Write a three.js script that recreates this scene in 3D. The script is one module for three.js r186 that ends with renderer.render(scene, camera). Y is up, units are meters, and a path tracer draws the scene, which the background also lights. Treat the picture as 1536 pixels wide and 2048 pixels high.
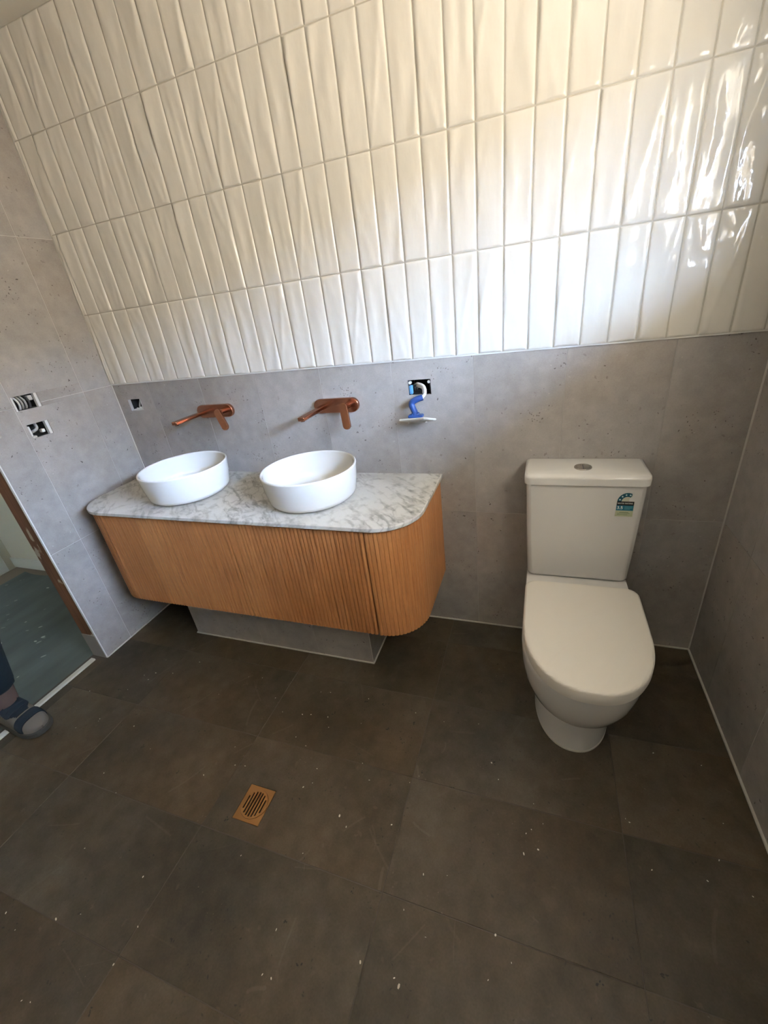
import * as THREE from 'three';
import { mergeGeometries, mergeVertices, toCreasedNormals } from 'three/addons/utils/BufferGeometryUtils.js';
import { RoundedBoxGeometry } from 'three/addons/geometries/RoundedBoxGeometry.js';
import { MarchingCubes } from 'three/addons/objects/MarchingCubes.js';
import { RectAreaLightUniformsLib } from 'three/addons/lights/RectAreaLightUniformsLib.js';

// ---------------------------------------------------------------- camera, sky, sun, exposure
const scene = new THREE.Scene();
const camera = new THREE.PerspectiveCamera(2 * Math.atan(1024 / 832.167) * 180 / Math.PI, 1536 / 2048, 0.03, 60);
camera.position.set(1.9532, 1.3931, 1.5416);
camera.rotation.order = 'YXZ';
camera.rotation.set(-0.4599, 0.3847, -0.1329);
const renderer = new THREE.WebGLRenderer({ antialias: true });
renderer.toneMapping = THREE.LinearToneMapping;
renderer.toneMappingExposure = 0.86;
renderer.shadowMap.enabled = true;
RectAreaLightUniformsLib.init();
scene.background = new THREE.Color().setRGB(0.49, 0.69, 1.0);
scene.backgroundIntensity = 140;
const sun = new THREE.DirectionalLight(new THREE.Color().setRGB(1, 0.91, 0.78), 185);
sun.position.set(4.0, 8.6, 7.5); sun.target.position.set(6, 0, 2);
sun.castShadow = true;
Object.assign(sun.shadow.camera, { left: -9, right: 9, top: 9, bottom: -9, near: 0.1, far: 30 });
sun.shadow.mapSize.set(2048, 2048);
scene.add(sun, sun.target);

// ---------------------------------------------------------------- dimensions read off the photograph
const W = 2.5736, D = 2.8, H = 2.4, WAINSCOT = 1.2;      // room: x 0..W, z 0..D, y 0..H
const DOOR0 = 0.5935, DOOR1 = 1.43, DOORTOP = 2.06;      // doorway in the left wall
const WIN = { z0: 0.55, z1: 1.75, y0: 1.45, y1: 2.06 };    // window in the right wall

// ---------------------------------------------------------------- helpers
let seed = 12345;
const rnd = () => { seed = (seed * 1664525 + 1013904223) >>> 0; return seed / 4294967296; };
const rr = (a, b) => a + (b - a) * rnd();
const taken = new Map();
function numbered(name) { const n = taken.get(name) ?? 0; taken.set(name, n + 1); return n ? name + '_' + String(n).padStart(3, '0') : name; }
function shade(o) { o.castShadow = true; o.receiveShadow = true; return o; }
function part(name, geo, mat, parent) { const m = shade(new THREE.Mesh(geo, mat)); m.name = name; parent.add(m); return m; }
function tag(o, label, category, group, kind) {
  o.userData.label = label; if (category) o.userData.category = category; if (group) o.userData.group = group; if (kind) o.userData.kind = kind; return o;
}
function thing(name, label, category, pos = [0, 0, 0], group) {
  const g = new THREE.Group(); g.name = numbered(name); g.position.set(...pos); scene.add(g); return tag(g, label, category, group);
}
function single(name, geo, mat, label, category, group) { const m = part(numbered(name), geo, mat, scene); return tag(m, label, category, group); }
function struct(name, geo, mat, label, category) { const m = part(name, geo, mat, scene); tag(m, label, category); m.userData.kind = 'structure'; return m; }
const box = (x0, x1, y0, y1, z0, z1) => new THREE.BoxGeometry(x1 - x0, y1 - y0, z1 - z0).translate((x0 + x1) / 2, (y0 + y1) / 2, (z0 + z1) / 2);
const rbox = (x0, x1, y0, y1, z0, z1, r = 0.003, s = 3) => new RoundedBoxGeometry(x1 - x0, y1 - y0, z1 - z0, s, r).translate((x0 + x1) / 2, (y0 + y1) / 2, (z0 + z1) / 2);
const merge = (list) => mergeGeometries(list.map((g) => (g.index ? g.toNonIndexed() : g)));
const tube = (pts, r, seg = 24, rad = 8) => new THREE.TubeGeometry(new THREE.CatmullRomCurve3(pts.map((p) => new THREE.Vector3(...p))), seg, r, rad, false);
const smooth = (a, b, x) => { const t = Math.min(1, Math.max(0, (x - a) / (b - a))); return t * t * (3 - 2 * t); };

// periodic value noise for the textures
const LAT = new Float32Array(65536); for (let i = 0; i < 65536; i++) LAT[i] = rnd();
function vnoise(x, y, px, py, s = 0) {
  const xi = Math.floor(x), yi = Math.floor(y), fx = x - xi, fy = y - yi;
  const ux = fx * fx * (3 - 2 * fx), uy = fy * fy * (3 - 2 * fy);
  const at = (a, b) => LAT[((((a % px) + px) % px) * 131 + (((b % py) + py) % py) * 7919 + s * 1013) & 65535];
  const a = at(xi, yi), b = at(xi + 1, yi), c = at(xi, yi + 1), d = at(xi + 1, yi + 1);
  return a + (b - a) * ux + (c - a) * uy + (a - b - c + d) * ux * uy;
}
function fbm(u, v, fu, fv, oct, s = 0) { let r = 0, a = 0.5, n = 0; for (let o = 0; o < oct; o++) { r += a * vnoise(u * fu, v * fv, fu, fv, s + o * 17); n += a; a *= 0.5; fu *= 2; fv *= 2; } return r / n; }
function canvasTexture(w, h, paint, after, srgb = true) {
  const c = document.createElement('canvas'); c.width = w; c.height = h;
  const ctx = c.getContext('2d'), im = ctx.createImageData(w, h), d = im.data, o = [0, 0, 0];
  for (let y = 0, k = 0; y < h; y++) for (let x = 0; x < w; x++, k += 4) { paint(x / w, y / h, o); d[k] = o[0]; d[k + 1] = o[1]; d[k + 2] = o[2]; d[k + 3] = 255; }
  ctx.putImageData(im, 0, 0);
  if (after) after(ctx, w, h);
  const t = new THREE.CanvasTexture(c); t.wrapS = t.wrapT = THREE.RepeatWrapping; if (srgb) t.colorSpace = THREE.SRGBColorSpace; t.anisotropy = 8;
  return t;
}
function fleck(ctx, x, y, r, color, w, h) {      // an irregular, often elongated grain, wrapped at the edges
  const turn = x * 1.7 + y * 2.3, long = 0.8 + 0.9 * Math.abs(Math.sin(x * 5.1 + y)), n = 9, q = [];
  for (let i = 0; i < n; i++) { const a = i / n * 6.283, k = r * (0.35 + 0.75 * Math.abs(Math.sin(i * 4.7 + x * 3 + y))); const lx = Math.cos(a) * k * long, ly = Math.sin(a) * k * 0.75; q.push([lx * Math.cos(turn) - ly * Math.sin(turn), lx * Math.sin(turn) + ly * Math.cos(turn)]); }
  ctx.fillStyle = color;
  for (const ox of [-w, 0, w]) for (const oy of [-h, 0, h]) {
    if (x + ox < -30 || x + ox > w + 30 || y + oy < -30 || y + oy > h + 30) continue;
    ctx.beginPath(); q.forEach(([dx, dy], i) => ctx[i ? 'lineTo' : 'moveTo'](x + ox + dx, y + oy + dy)); ctx.closePath(); ctx.fill();
  }
}
function swarm(ctx, count, each, spread, r0, r1, ink, w, h) {   // loose groups of grains
  for (let i = 0; i < count; i++) { const x = rnd() * w, y = rnd() * h, n = Math.ceil(rr(0.3, 1) * each); for (let j = 0; j < n; j++) { const d = spread * px * Math.sqrt(rnd()) , a = rr(0, 6.283); fleck(ctx, x + Math.cos(a) * d, y + Math.sin(a) * d, rr(r0, r1) * px, ink(), w, h); } }
}
const T = 2048, STONE = 1.8;                     // stone textures: 2048 pixels over 1.8 metres
const px = T / STONE / 1000;                     // pixels per millimetre
const wallMap = canvasTexture(T, T, (u, v, o) => {
  const a = fbm(u, v, 6, 6, 5, 1), b = fbm(u, v, 60, 60, 3, 5), c = vnoise(u * 700, v * 700, 700, 700, 9);
  const k = 166 + (a - 0.5) * 33 + (b - 0.5) * 18 + (c - 0.5) * 7, w = (fbm(u, v, 4, 4, 3, 40) - 0.5) * 8;
  o[0] = k + 2 + w; o[1] = k - 4; o[2] = k - 9 - w;
}, (ctx, w, h) => {
  for (let i = 0; i < 1100; i++) fleck(ctx, rnd() * w, rnd() * h, rr(0.7, 1.7) * px, `rgba(96,88,82,${rr(0.2, 0.6)})`, w, h);
  swarm(ctx, 95, 14, 45, 0.9, 2.7, () => `rgba(76,68,62,${rr(0.4, 0.9)})`, w, h);
  for (let i = 0; i < 130; i++) fleck(ctx, rnd() * w, rnd() * h, rr(2, 3.8) * px, `rgba(82,74,68,${rr(0.5, 0.95)})`, w, h);
  for (let i = 0; i < 120; i++) fleck(ctx, rnd() * w, rnd() * h, rr(3.5, 7) * px, `rgba(128,120,114,${rr(0.3, 0.6)})`, w, h);
  swarm(ctx, 34, 4, 6, 1.6, 2.8, () => 'rgba(70,64,60,0.85)', w, h);
  for (let i = 0; i < 300; i++) fleck(ctx, rnd() * w, rnd() * h, rr(0.8, 3.4) * px, `rgba(205,200,194,${rr(0.25, 0.65)})`, w, h);
});
const floorMap = canvasTexture(T, T, (u, v, o) => {
  const a = fbm(u, v, 5, 5, 5, 3), b = fbm(u, v, 50, 50, 3, 6), c = vnoise(u * 600, v * 600, 600, 600, 2);
  const k = 68 + (a - 0.5) * 52 + (b - 0.5) * 22 + (c - 0.5) * 8, w = (fbm(u, v, 4, 4, 3, 70) - 0.5) * 12;
  o[0] = k + 6 + w; o[1] = k - 4; o[2] = k - 18 - w;
}, (ctx, w, h) => {
  for (let i = 0; i < 1100; i++) fleck(ctx, rnd() * w, rnd() * h, rr(0.8, 1.8) * px, `rgba(38,31,25,${rr(0.25, 0.7)})`, w, h);
  swarm(ctx, 60, 14, 50, 0.9, 2.8, () => `rgba(30,25,20,${rr(0.35, 0.85)})`, w, h);
  for (let i = 0; i < 110; i++) fleck(ctx, rnd() * w, rnd() * h, rr(2, 4) * px, `rgba(34,28,23,${rr(0.4, 0.85)})`, w, h);
  swarm(ctx, 46, 4, 7, 1.8, 3.2, () => 'rgba(22,18,15,0.92)', w, h);
  for (let i = 0; i < 160; i++) fleck(ctx, rnd() * w, rnd() * h, rr(3, 8) * px, `rgba(112,98,82,${rr(0.12, 0.3)})`, w, h);
  swarm(ctx, 40, 12, 40, 0.7, 1.8, () => `rgba(160,148,132,${rr(0.2, 0.6)})`, w, h);
  for (let i = 0; i < 60; i++) {                  // plaster scuffs dragged over the tiles
    ctx.strokeStyle = `rgba(150,142,130,${rr(0.06, 0.16)})`; ctx.lineWidth = rr(2, 9); ctx.lineCap = 'round';
    const x = rr(200, w - 200), y = rr(200, h - 200), a = rr(0, 6.28), l = rr(30, 150); ctx.beginPath(); ctx.moveTo(x, y); ctx.quadraticCurveTo(x + Math.cos(a) * l * 0.5 + rr(-15, 15), y + Math.sin(a) * l * 0.5, x + Math.cos(a) * l, y + Math.sin(a) * l); ctx.stroke();
  }
});
for (const t of [wallMap, floorMap]) t.repeat.set(1 / STONE, 1 / STONE);
const oakMap = canvasTexture(1024, 1024, (u, v, o) => {       // u across the flutes, v along the grain, one metre each
  const warp = (fbm(u, v, 6, 2, 3, 8) - 0.5) * 0.10;
  const board = Math.floor(u * 9 + 0.3), bt = LAT[(board * 37 + 11) & 65535] - 0.5;
  const ring = Math.sin((u + warp) * 260 + fbm(u, v, 3, 2, 2, 22) * 26), fine = vnoise(u * 512, v * 16, 512, 16, 3), pore = vnoise(u * 1024, v * 40, 1024, 40, 31) > 0.86 ? 1 : 0;
  const k = bt * 16 + ring * 3 + (fine - 0.5) * 16 - pore * 9 + (fbm(u, v, 5, 3, 3, 60) - 0.5) * 18;
  o[0] = 178 + k; o[1] = 121 + k * 0.92; o[2] = 74 + k * 0.72;
});
const marbleMap = canvasTexture(2048, 1024, (u, v, o) => {    // 1.6 by 0.8 metres of white marble with grey diagonal veins
  const x = u * 2, y = v, w1 = fbm(u, v, 8, 4, 5, 4) - 0.5, w2 = fbm(u, v, 14, 7, 4, 14) - 0.5;
  const p1 = x - y, p2 = x + y;                                  // along and across the drift of the veins
  const streak = fbm((p2 + w1 * 0.12) / 4 + 0.5, p1 / 4 + 0.5, 160, 30, 5, 33), mask = smooth(0.42, 0.66, fbm(u, v, 8, 4, 4, 44));
  const vein = smooth(0.5, 0.78, streak) * (0.5 + 0.5 * mask), thin = Math.pow(1 - Math.abs(2 * fbm((p2 + w2 * 0.1) / 4 + 0.5, p1 / 4 + 0.5, 64, 30, 4, 71) - 1), 14) * mask;
  const cloud = fbm(u, v, 10, 5, 5, 24), grain = vnoise(u * 1024, v * 512, 1024, 512, 6) - 0.5;
  const k = 226 - vein * 46 - thin * 34 - smooth(0.45, 0.8, cloud) * 26 - Math.max(0, fbm(u, v, 60, 30, 3, 52) - 0.58) * 110 + grain * 9;
  o[0] = k; o[1] = k; o[2] = k - 4;
});
const rippleMap = canvasTexture(512, 512, (u, v, o) => { const k = 128 + (fbm(u, v, 24, 9, 3, 63) - 0.5) * 150 + (fbm(u, v, 60, 24, 2, 83) - 0.5) * 60; o[0] = o[1] = o[2] = k; }, null, false);
rippleMap.repeat.set(1 / 0.4, 1 / 0.4);
const timberMap = canvasTexture(256, 1024, (u, v, o) => {     // raw door stud with smears of plaster
  const g = vnoise(u * 60, v * 10, 60, 10, 3), a = fbm(u, v, 3, 8, 3, 12);
  const pl = smooth(0.66, 0.74, fbm(u, v, 4, 20, 4, 91)) * 0.75, k = (g - 0.5) * 30 + (a - 0.5) * 50;
  o[0] = (102 + k) * (1 - pl) + 190 * pl; o[1] = (64 + k * 0.7) * (1 - pl) + 180 * pl; o[2] = (36 + k * 0.5) * (1 - pl) + 160 * pl;
});
const tarpMap = canvasTexture(1024, 1024, (u, v, o) => {      // grey-green drop sheet, dusty and spotted with plaster
  const a = fbm(u, v, 6, 6, 5, 77), b = fbm(u, v, 20, 8, 4, 57), k = 88 + (a - 0.5) * 40 + (b - 0.5) * 26;
  o[0] = k - 6; o[1] = k + 3; o[2] = k;
}, (ctx, w, h) => {
  for (let i = 0; i < 90; i++) { ctx.fillStyle = `rgba(205,205,190,${rr(0.2, 0.8)})`; ctx.save(); ctx.translate(rnd() * w, rnd() * h); ctx.rotate(rr(-0.6, 0.3)); ctx.beginPath(); ctx.ellipse(0, 0, rr(2, 9), rr(1, 3.5), 0, 0, 6.3); ctx.fill(); ctx.restore(); }
});

// ---------------------------------------------------------------- materials
const std = (r, g, b, roughness, extra = {}) => new THREE.MeshStandardMaterial({ color: new THREE.Color().setRGB(r, g, b), roughness, ...extra });
const wallTileMat = [1, 0.97, 1.03].map((k) => new THREE.MeshStandardMaterial({ map: wallMap, color: new THREE.Color().setRGB(k, k, k), roughness: 0.55, bumpMap: wallMap, bumpScale: 0.0004 }));
const floorTileMat = [1, 0.94, 1.06].map((k) => new THREE.MeshStandardMaterial({ map: floorMap, color: new THREE.Color().setRGB(k, k, k), roughness: 0.5, bumpMap: floorMap, bumpScale: 0.0005 }));
const M = {
  grout: std(0.46, 0.44, 0.42, 0.9), floorGrout: std(0.085, 0.073, 0.06, 0.9), whiteGrout: std(0.52, 0.49, 0.43, 0.85),
  glaze: new THREE.MeshPhysicalMaterial({ color: new THREE.Color().setRGB(0.8, 0.775, 0.72), roughness: 0.06, ior: 1.52, bumpMap: rippleMap, bumpScale: 0.0009 }),
  plaster: std(0.8, 0.77, 0.7, 0.85), cream: std(0.66, 0.62, 0.47, 0.7), paint: std(0.7, 0.69, 0.58, 0.45),
  silicone: std(0.62, 0.6, 0.56, 0.5), timber: new THREE.MeshStandardMaterial({ map: timberMap, roughness: 0.85 }),
  oak: new THREE.MeshStandardMaterial({ map: oakMap, roughness: 0.48 }), carcass: std(0.4, 0.25, 0.13, 0.7),
  marble: new THREE.MeshPhysicalMaterial({ map: marbleMap, roughness: 0.22, ior: 1.5 }),
  ceramic: new THREE.MeshPhysicalMaterial({ color: new THREE.Color().setRGB(0.82, 0.815, 0.8), roughness: 0.07, ior: 1.52 }),
  seat: new THREE.MeshPhysicalMaterial({ color: new THREE.Color().setRGB(0.86, 0.83, 0.77), roughness: 0.28, ior: 1.5 }),
  copper: new THREE.MeshStandardMaterial({ color: new THREE.Color().setRGB(0.45, 0.215, 0.14), metalness: 1, roughness: 0.26 }),
  brass: new THREE.MeshStandardMaterial({ color: new THREE.Color().setRGB(0.4, 0.21, 0.08), metalness: 0.85, roughness: 0.45 }),
  chrome: new THREE.MeshStandardMaterial({ color: new THREE.Color().setRGB(0.6, 0.58, 0.55), metalness: 1, roughness: 0.18 }),
  black: std(0.012, 0.012, 0.013, 0.6), cavityShade: std(0.02, 0.02, 0.02, 0.9),  // last one paints the shade inside the wall cut-outs near-black
  plastic: std(0.75, 0.75, 0.73, 0.4), render: std(0.3, 0.27, 0.24, 0.95), plasterboard: std(0.62, 0.6, 0.57, 0.9), cable: std(0.42, 0.41, 0.39, 0.5), darkCable: std(0.06, 0.06, 0.065, 0.5),
  blue: std(0.016, 0.065, 0.27, 0.4), lightBlue: std(0.1, 0.32, 0.62, 0.5), wireWhite: std(0.8, 0.8, 0.8, 0.4),
  aluminium: std(0.62, 0.61, 0.55, 0.5), tarp: new THREE.MeshStandardMaterial({ map: tarpMap, roughness: 0.6 }), hallFloor: std(0.22, 0.18, 0.13, 0.8),
  debris: std(0.62, 0.58, 0.5, 0.9), glass: new THREE.MeshPhysicalMaterial({ color: 0xffffff, transmission: 1, thickness: 0, roughness: 0, ior: 1.45 }),
  fence: std(0.52, 0.41, 0.28, 0.85), paving: std(0.52, 0.44, 0.33, 0.9), fascia: std(0.55, 0.53, 0.48, 0.6), eave: std(0.8, 0.78, 0.73, 0.8), roof: std(0.2, 0.19, 0.18, 0.8),
  trousers: std(0.004, 0.012, 0.017, 0.9), sock: std(0.12, 0.075, 0.06, 0.95), shoeTan: std(0.15, 0.13, 0.105, 0.85), shoeNavy: std(0.006, 0.013, 0.022, 0.8), sole: std(0.06, 0.055, 0.045, 0.85),
  skin: std(0.5, 0.3, 0.21, 0.6), hair: std(0.04, 0.025, 0.018, 0.8), shirt: std(0.05, 0.09, 0.11, 0.9),
};

// ---------------------------------------------------------------- tiles as pieces
// a bevelled slab of w by h by t, local x and y in the plane, +z outwards, lower left corner at 0, uv in metres with an offset of its own
function slabGeo(w, h, t, bev = 0.0006) {
  const u0 = rr(0, STONE), v0 = rr(0, STONE), P = [], N = [], U = [];
  const ring = (i, z) => [[i, i, z], [w - i, i, z], [w - i, h - i, z], [i, h - i, z]];
  const a = ring(bev, t), b = ring(0, t - bev), c = ring(0, 0);
  const quad = (p, q, r, s) => {
    const n = new THREE.Vector3().crossVectors(new THREE.Vector3(q[0] - p[0], q[1] - p[1], q[2] - p[2]), new THREE.Vector3(r[0] - p[0], r[1] - p[1], r[2] - p[2])).normalize();
    for (const k of [p, q, r, p, r, s]) { P.push(...k); N.push(n.x, n.y, n.z); U.push(u0 + k[0], v0 + k[1]); }
  };
  quad(...a);
  for (let i = 0; i < 4; i++) { const j = (i + 1) % 4; quad(b[i], b[j], a[j], a[i]); quad(c[i], c[j], b[j], b[i]); }
  const g = new THREE.BufferGeometry();
  g.setAttribute('position', new THREE.Float32BufferAttribute(P, 3)); g.setAttribute('normal', new THREE.Float32BufferAttribute(N, 3)); g.setAttribute('uv', new THREE.Float32BufferAttribute(U, 2));
  return g;
}
// the same with rectangular holes cut through
function slabHoles(w, h, t, holes) {
  const s = new THREE.Shape([[0, 0], [w, 0], [w, h], [0, h]].map((p) => new THREE.Vector2(...p)));
  for (const [x0, x1, y0, y1] of holes) s.holes.push(new THREE.Path([[x0, y0], [x1, y0], [x1, y1], [x0, y1]].map((p) => new THREE.Vector2(...p))));
  const g = new THREE.ExtrudeGeometry(s, { depth: t, bevelEnabled: false }), uv = g.attributes.uv, du = rr(0, STONE), dv = rr(0, STONE);
  for (let i = 0; i < uv.count; i++) uv.setXY(i, uv.getX(i) + du, uv.getY(i) + dv);
  return g;
}
function minus(rect, hole) {                     // a rectangle [a0,a1,b0,b1] without another: up to four rectangles
  const [a0, a1, b0, b1] = rect, [c0, c1, d0, d1] = hole, out = [];
  if (c1 <= a0 || c0 >= a1 || d1 <= b0 || d0 >= b1) return [rect];
  if (d0 > b0) out.push([a0, a1, b0, d0]);
  if (d1 < b1) out.push([a0, a1, d1, b1]);
  const lo = Math.max(b0, d0), hi = Math.min(b1, d1);
  if (c0 > a0) out.push([a0, c0, lo, hi]);
  if (c1 < a1) out.push([c1, a1, lo, hi]);
  return out;
}
const JOINT = 0.002, TT = 0.0011;                // joint width, how far tiles stand proud of the joint
const pick = (list) => list[Math.floor(rnd() * list.length)];
// lays tiles over [a0..a1] by [b0..b1] given joint lists; place(mesh, a, b) puts local x,y,z into the room
function layTiles(parent, cols, rows, mats, holes, openings, place, flip = false, proud = TT) {
  for (let i = 0; i + 1 < cols.length; i++) for (let j = 0; j + 1 < rows.length; j++) {
    let rects = [[cols[i] + JOINT / 2, cols[i + 1] - JOINT / 2, rows[j] + JOINT / 2, rows[j + 1] - JOINT / 2]];
    for (const o of openings) rects = rects.flatMap((r) => minus(r, o));
    for (const o of holes) rects = rects.flatMap((r) => (o[0] > r[0] + 0.001 && o[1] < r[1] - 0.001 && o[2] > r[2] + 0.001 && o[3] < r[3] - 0.001 ? [r] : minus(r, o)));
    for (const [a0, a1, b0, b1] of rects) {
      if (a1 - a0 < 0.004 || b1 - b0 < 0.004) continue;
      const inside = holes.filter(([c0, c1, d0, d1]) => c0 < a1 && c1 > a0 && d0 < b1 && d1 > b0);
      const e = 0.0015;
      const g = inside.length ? slabHoles(a1 - a0, b1 - b0, proud, inside.map(([p0, p1, d0, d1]) => (flip ? [a0 + a1 - p1, a0 + a1 - p0, d0, d1] : [p0, p1, d0, d1])).map(([c0, c1, d0, d1]) => [Math.max(c0, a0 + e) - a0, Math.min(c1, a1 - e) - a0, Math.max(d0, b0 + e) - b0, Math.min(d1, b1 - e) - b0])) : slabGeo(a1 - a0, b1 - b0, proud);
      place(part('tile', g, pick(mats), parent), a0, b0, a1, b1);
    }
  }
}
function wallSlab(w, h, t, holes) { return slabHoles(w, h, t, holes); }

// ---------------------------------------------------------------- back wall: stone tiles below, wavy glazed tiles above
const backHoles = [[0.068, 0.15, 1.072, 1.127], [1.492, 1.58, 1.074, 1.13]];
const wallBack = struct('wall_back', wallSlab(W + 0.4, H, 0.1, backHoles.map(([a, b, c, d]) => [a + 0.2, b + 0.2, c, d])).translate(-0.2, 0, -0.1 - TT), M.grout, 'back wall with grey stone tiles below glossy white wavy tiles', 'wall');
const backCols = [0, 0.227, 0.529, 0.83, 1.132, 1.433, 1.735, 2.036, 2.338, W];
layTiles(wallBack, backCols, [0, 0.589, WAINSCOT], wallTileMat, backHoles, [], (m, a, b) => m.position.set(a, b, -TT));
part('grout', box(0, W, WAINSCOT + 0.003, H, -TT, 0.0012), M.whiteGrout, wallBack);
part('edge_trim', box(0, W, WAINSCOT - 0.001, WAINSCOT + 0.0035, -TT, 0.0042), M.plastic, wallBack);
part('cavity_shade_back', box(-0.2, W + 0.2, 0, H, -0.125, -0.1 - TT), M.cavityShade, wallBack);  // near-black sheet, shade of the hollow wall put into its colour
// wavy tiles: a few relief variants, each a smooth height field with folds and a pillowed edge
const PITCH = 0.0786, ROWH = 0.3071, X0 = 1.5199;
function wavyGeo(w, h, variant) {
  const nx = 9, ny = 34, P = [], U = [], I = [], s = variant * 97;
  const folds = []; const old = seed; seed = 777 + variant * 7919;
  for (let k = 0; k < 5; k++) folds.push([rr(-0.2, 1.2), rr(0, 1), rr(-0.5, 0.5), rr(0.5, 1) * (rnd() < 0.5 ? -1 : 1), rr(0.07, 0.19)]);
  seed = old;
  const height = (u, v) => {
    let z = (fbm(u * 0.12 + variant * 0.13, v * 0.5 + variant * 0.29, 16, 16, 2, s) - 0.5) * 0.0034;
    for (const [fx, fy, sl, am, wd] of folds) { const dx = u - fx - sl * (v - fy) * 2.2, dy = v - fy; z += am * 0.0036 * Math.exp(-Math.pow(Math.abs(dx) / (wd * 1.2), 1.35)) * Math.exp(-(dy * dy) / 0.11); }
    if (z < 0) z = -0.0021 * Math.tanh(-z / 0.0021);
    const e = Math.min(u * w, (1 - u) * w), f = Math.min(v * h, (1 - v) * h);
    const ed = smooth(0, 0.0065, e) * smooth(0, 0.0065, f), rim = Math.min(smooth(-0.001, 0.0028, e), smooth(-0.001, 0.0028, f));
    return 0.001 + rim * 0.0009 + ed * (0.0023 + z);
  };
  const xs = [0, 0.0008 / w, 0.0028 / w, 0.0065 / w]; for (let i = 1; i < nx; i++) xs.push(0.0065 / w + (1 - 0.013 / w) * i / nx); xs.push(1 - 0.0065 / w, 1 - 0.0028 / w, 1 - 0.0008 / w, 1);
  const ys = [0, 0.0008 / h, 0.0028 / h, 0.0065 / h]; for (let i = 1; i < ny; i++) ys.push(0.0065 / h + (1 - 0.013 / h) * i / ny); ys.push(1 - 0.0065 / h, 1 - 0.0028 / h, 1 - 0.0008 / h, 1);
  const NX = xs.length, NY = ys.length;
  for (let j = 0; j < NY; j++) for (let i = 0; i < NX; i++) { const rim = i === 0 || j === 0 || i === NX - 1 || j === NY - 1; P.push(xs[i] * w, ys[j] * h, rim ? 0 : height(xs[i], ys[j])); U.push(xs[i] * w + variant * 0.117, ys[j] * h + variant * 0.231); }
  for (let j = 0; j + 1 < NY; j++) for (let i = 0; i + 1 < NX; i++) { const a = j * NX + i; I.push(a, a + 1, a + NX + 1, a, a + NX + 1, a + NX); }
  const g = new THREE.BufferGeometry(); g.setAttribute('position', new THREE.Float32BufferAttribute(P, 3)); g.setAttribute('uv', new THREE.Float32BufferAttribute(U, 2)); g.setIndex(I); g.computeVertexNormals();
  return g;
}
const wavyCache = new Map();
const wavyOf = (w, h, v) => { const k = w.toFixed(4) + '|' + h.toFixed(4) + '|' + v; if (!wavyCache.has(k)) wavyCache.set(k, wavyGeo(w, h, v)); return wavyCache.get(k); };
const glazes = [0, -0.015, 0.012].map((d) => { const m = M.glaze.clone(); m.color.setRGB(0.8 + d, 0.775 + d, 0.72 + d); return m; });
{
  const WJ = 0.003, first = Math.floor(X0 / PITCH);
  let last = -1;
  for (let j = 0; j < 4; j++) {
    const y0 = WAINSCOT + j * ROWH + (j ? WJ / 2 : 0.0035), y1 = Math.min(H - 0.002, WAINSCOT + (j + 1) * ROWH - WJ / 2);
    for (let i = -first - 1; ; i++) {
      const a0 = Math.max(0.0015, X0 + i * PITCH + WJ / 2), a1 = Math.min(W - 0.0015, X0 + (i + 1) * PITCH - WJ / 2);
      if (a0 >= W - 0.004) break; if (a1 - a0 < 0.006) continue;
      let v = Math.floor(rnd() * 14); if (v === last) v = (v + 5) % 14; last = v;
      const m = part('tile', wavyOf(a1 - a0, y1 - y0, v), pick(glazes), wallBack);
      if (rnd() < 0.5) { m.rotation.z = Math.PI; m.position.set(a1, y1, 0.001); } else m.position.set(a0, y0, 0.001);
    }
  }
}

const shadeSleeve = ([a, b, c, d]) => { const r = new THREE.Shape([[a, c], [b, c], [b, d], [a, d]].map((p) => new THREE.Vector2(...p))), e = 0.0012; r.holes.push(new THREE.Path([[a + e, c + e], [b - e, c + e], [b - e, d - e], [a + e, d - e]].map((p) => new THREE.Vector2(...p)))); return new THREE.ExtrudeGeometry(r, { depth: 0.072, bevelEnabled: false }); };  // dark ring whose colour stands for the shade inside a cut-out
for (const h of backHoles) part('cavity_shade_side', shadeSleeve(h).translate(0, 0, -0.088), M.cavityShade, wallBack);
// ---------------------------------------------------------------- left wall with doorway
const leftHoles = [[0.343, 0.445, 1.184, 1.24], [0.349, 0.436, 1.07, 1.127]];
const leftSlab = (z0, z1, y0, y1, holes = []) => wallSlab(z1 - z0, y1 - y0, 0.09, holes.map(([a, b, c, d]) => [z1 - b, z1 - a, c - y0, d - y0])).rotateY(Math.PI / 2).translate(-TT - 0.09, y0, z1);
const wallLeft = struct('wall_left', merge([leftSlab(0, DOOR0 - 0.004, 0, H, leftHoles), leftSlab(DOOR1, D, 0, H), leftSlab(DOOR0 - 0.004, DOOR1, DOORTOP, H)]), M.plasterboard, 'left wall of pale grey stone tiles beside the open doorway', 'wall');
layTiles(wallLeft, [0, 0.15, 0.45, DOOR0, 0.9, 1.2, 1.5, 1.8, 2.1, 2.4, D], [0, 0.597, 1.2, 1.8, H], wallTileMat, leftHoles, [[DOOR0, DOOR1, -1, DOORTOP]], (m, a, b, a1) => { m.rotation.y = Math.PI / 2; m.position.set(-TT, b, a1); }, true);
part('cavity_shade_back', box(-0.097, -0.092, 0, H, 0, DOOR0 - 0.004), M.cavityShade, wallLeft);  // dark sheet painted as the shade behind the left cut-outs
for (const [a, b, c, d] of leftHoles) part('cavity_shade_side', shadeSleeve([-b, -a, c, d]).rotateY(Math.PI / 2).translate(-0.088, 0, 0), M.cavityShade, wallLeft);
const joint = (name, geo, label) => struct(name, geo, M.silicone, label, 'trim');
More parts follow.
